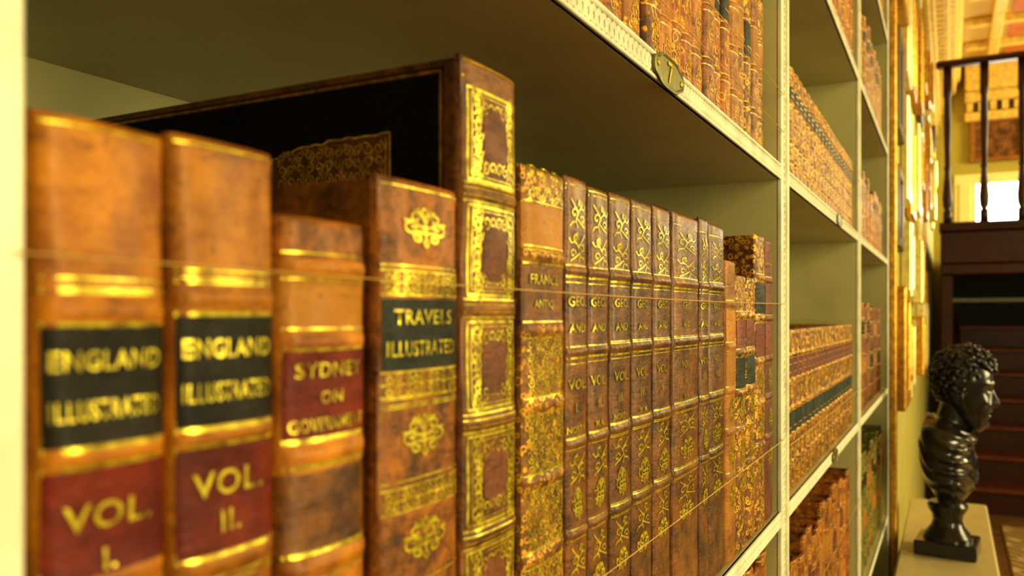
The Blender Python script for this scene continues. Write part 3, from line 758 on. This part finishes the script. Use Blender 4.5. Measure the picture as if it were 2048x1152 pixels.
FG = [(764,.024,.0070,4,.016),(777,.028,-.011,5.5,.012),(778,.029,.006,2.6,.008),(800,.037,.005,9,.014),(819,0,.0055,1.9,.016),(829,0,.0050,2.3,.014),(824,0,-.0025,1.3,.018),
      (846,0,.0070,5,.014),(836,0,-.0035,2.5,.014),(742,0,.003,8,.03)]
def facedisp(py, a, x, y):
    if cos(a) < .05: return 0, 0
    w = min(1, cos(a)*2.5); d = 0
    for p, q in zip(NOSE, NOSE[1:]):
        if p[0] <= py < q[0]:
            t = (py-p[0])/(q[0]-p[0]); amp = p[1]+(q[1]-p[1])*t; wd = p[2]+(q[2]-p[2])*t
            d += amp*exp(-(y/wd)**2)
    for cy, yy, amp, sz, sy in FG:
        g = exp(-((py-cy)/sz)**2)*(exp(-((y-yy)/sy)**2)+(exp(-((y+yy)/sy)**2) if yy else 0)); d += amp*g
    return d*w, 0
def folds(py, a, x, y):
    t = max(0, min(1, (py-848)/22))*max(0, min(1, (985-py)/10))
    u = (py-848)/30.0 - .95*a + .30*sin(2.1*a+py*.03)
    r1 = (.5+.5*cos(2*pi*u))**1.6; v = (py-848)/22.0+1.3*a+.4*sin(py*.05)
    r2 = (.5+.5*cos(2*pi*v))**1.6
    side = .5+.5*math.tanh((a+.2)*2.5)
    d = .014*r1*(1-side)+.011*r2*side
    back = max(0, -cos(a))
    return 0, d*t*(.7+.3*sin(a*3+py*.04))*(1-.6*back)-.005*t
mb = MB()
loft(mb, [(700,1908,1950,.030,1),(708,1890,1966,.055,1),(722,1880,1976,.067,1),(740,1874,1984,.073,1),(757,1872,1986,.074,1),(768,1873,1985,.072,1),(780,1876,1982,.069,1),(795,1882,1981,.065,1),(810,1893,1980,.060,1),(825,1907,1978,.054,1),(838,1920,1975,.046,1),(850,1932,1971,.036,1),(859,1944,1962,.018,1)], 110, 12, facedisp)
loft(mb, [(780,1886,1938,.047,1),(820,1876,1938,.049,1),(845,1866,1938,.051,1),(870,1860,1938,.060,1),(900,1858,1940,.085,1)])
loft(mb, [(832,1866,1900,.045,1),(840,1853,1914,.085,1),(851,1844,1927,.118,.95),(868,1840,1937,.138,.85),(892,1839,1946,.142,.8),(915,1840,1951,.140,.8),(938,1843,1953,.130,.8),(958,1849,1952,.110,.82),(974,1858,1946,.082,.88),(988,1868,1936,.056,.95),(1000,1874,1926,.044,1),(1008,1876,1922,.042,1)], 160, 10, folds)
mb.tube([(lx(1899)+.050*cos(a), .064*sin(a), lz(850+16*cos(a))) for a in [2*pi*i/24 for i in range(25)]], .009, 8)
mb.tube([(lx(1901)+.057*cos(a), .082*sin(a), lz(860+18*cos(a))) for a in [2*pi*i/24 for i in range(25)]], .008, 8)
for s_ in (-1,1):
    mb.tube([(lx(1921)+.012*cos(a)-.002, s_*(.066+.004*cos(a)), lz(788)+.020*sin(a)-.003*cos(a)) for a in [5.2*i/14-.9 for i in range(15)]], [.0042]*15, 8)
    mb.ellip((lx(1919), s_*.066, lz(790)), (.010,.005,.016))
    mb.ellip((lx(1920), s_*.066, lz(801)), (.005,.005,.006))
tmp = mb.obj("tmp", M_bronze)
md = tmp.modifiers.new("r", 'REMESH'); md.mode = 'VOXEL'; md.voxel_size = .0020; md.use_smooth_shade = True
ms = tmp.modifiers.new("s", 'SMOOTH'); ms.factor = .5; ms.iterations = 2
bpy.context.view_layer.update()
bm_ = bpy.data.meshes.new_from_object(tmp.evaluated_get(bpy.context.evaluated_depsgraph_get()))
bpy.data.objects.remove(tmp)
bust = bpy.data.objects.new("bust", None); link(bust); bust.location = (BX, BYy, CT+.0005); bust.rotation_euler = (0, 0, -.10)
bust["label"] = "black bronze bust of a curly-haired draped figure on cabinet"; bust["category"] = "bust"
o = bpy.data.objects.new("figure", bm_); link(o, bust)
if not bm_.materials: bm_.materials.append(M_bronze)
bm_.polygons.foreach_set("use_smooth", [True]*len(bm_.polygons))
rnd = random.Random(2); mb = MB(); hc = Vector((lx(1927), 0, lz(753)))
def lock(p, nrm, mb, R):
    t1 = nrm.cross(Vector((rnd.uniform(-1,1), rnd.uniform(-1,1), rnd.uniform(-1,1)))).normalized(); t2 = nrm.cross(t1)
    P = []; rr = []; n = 10; a0 = rnd.uniform(0,6.28); sg = rnd.choice((-1,1))
    for i in range(n):
        k = i/(n-1); a = a0+sg*k*3.6; r = R*(1-.55*k)
        P.append(p+t1*(r*cos(a)*1.3)+t2*(r*sin(a))+nrm*(-.001+.010*k)); rr.append(.0074*(1-.55*k)*(.6 if i==0 else 1))
    mb.tube(P, rr, 7)
for i in range(330):
    u = (i+.5)/330; ph = i*2.399963
    zc_ = 1-2*u; r = sqrt(1-zc_*zc_); d = Vector((r*cos(ph), r*sin(ph), zc_))
    if d.z < -.80: continue
    if d.x > .45 and d.z < .36: continue
    if d.x > .15 and d.z < -.02: continue
    k = rnd.uniform(.98, 1.10)
    p = hc+Vector((d.x*lx(1895+61)*k, d.y*.074*k, d.z*lz(1105-56)*k))
    nrm = Vector((d.x/.08, d.y/.08, d.z/.075)).normalized()
    lock(p, nrm, mb, rnd.uniform(.008,.013))
mb.obj("hair", M_bronze, bust, True)
mb = MB()
mb.lathe([(.060,lz(1076)),(.060,lz(1070)),(.052,lz(1062)),(.040,lz(1050)),(.036,lz(1040)),(.038,lz(1028)),(.047,lz(1018)),(.050,lz(1010)),(.044,lz(1003))], lx(1895), 0, 40)
mb.box(lx(1833), lx(1957), -.070, .070, 0, lz(1076), 0, .003)
mb.obj("socle", M_bronze, bust, True)
smooth_spine(bust.children[-1], .6)
# ------------------------------------------------------------------ light
w = bpy.data.worlds.new("world"); SC.world = w; w.use_nodes = True
bg = w.node_tree.nodes["Background"]; bg.inputs[0].default_value = (1.0, .84, .36, 1); bg.inputs[1].default_value = .27
def area(name, loc, target, sx, sy, en, col):
    l = bpy.data.lights.new(name, 'AREA'); l.shape = 'RECTANGLE'; l.size = sx; l.size_y = sy; l.energy = en; l.color = col
    o = bpy.data.objects.new(name, l); COL.objects.link(o); o.location = loc
    o.rotation_euler = (Vector(target)-Vector(loc)).to_track_quat('-Z', 'Y').to_euler(); return o
area("window_light", (2.2, .1, 1.8), (0, .5, 1.3), .5, 1.8, 52, (1, .85, .44))
area("window_light", (3.6, 3.4, 2.2), (0, 3.4, 1.4), 1.4, 2.2, 130, (1, .85, .44))
area("window_light", (3.6, 8.6, 2.9), (0, 8.4, 2.6), 1.4, 1.4, 170, (1, .84, .40))
area("window_light", (.9, -1.1, 1.9), (-.1, .4, 1.3), .8, 1.2, 3, (1, .84, .44))
SC.view_settings.view_transform = 'Standard'
SC.view_settings.look = 'None'
SC.view_settings.exposure = 0.12
SC.view_settings.gamma = 0.84
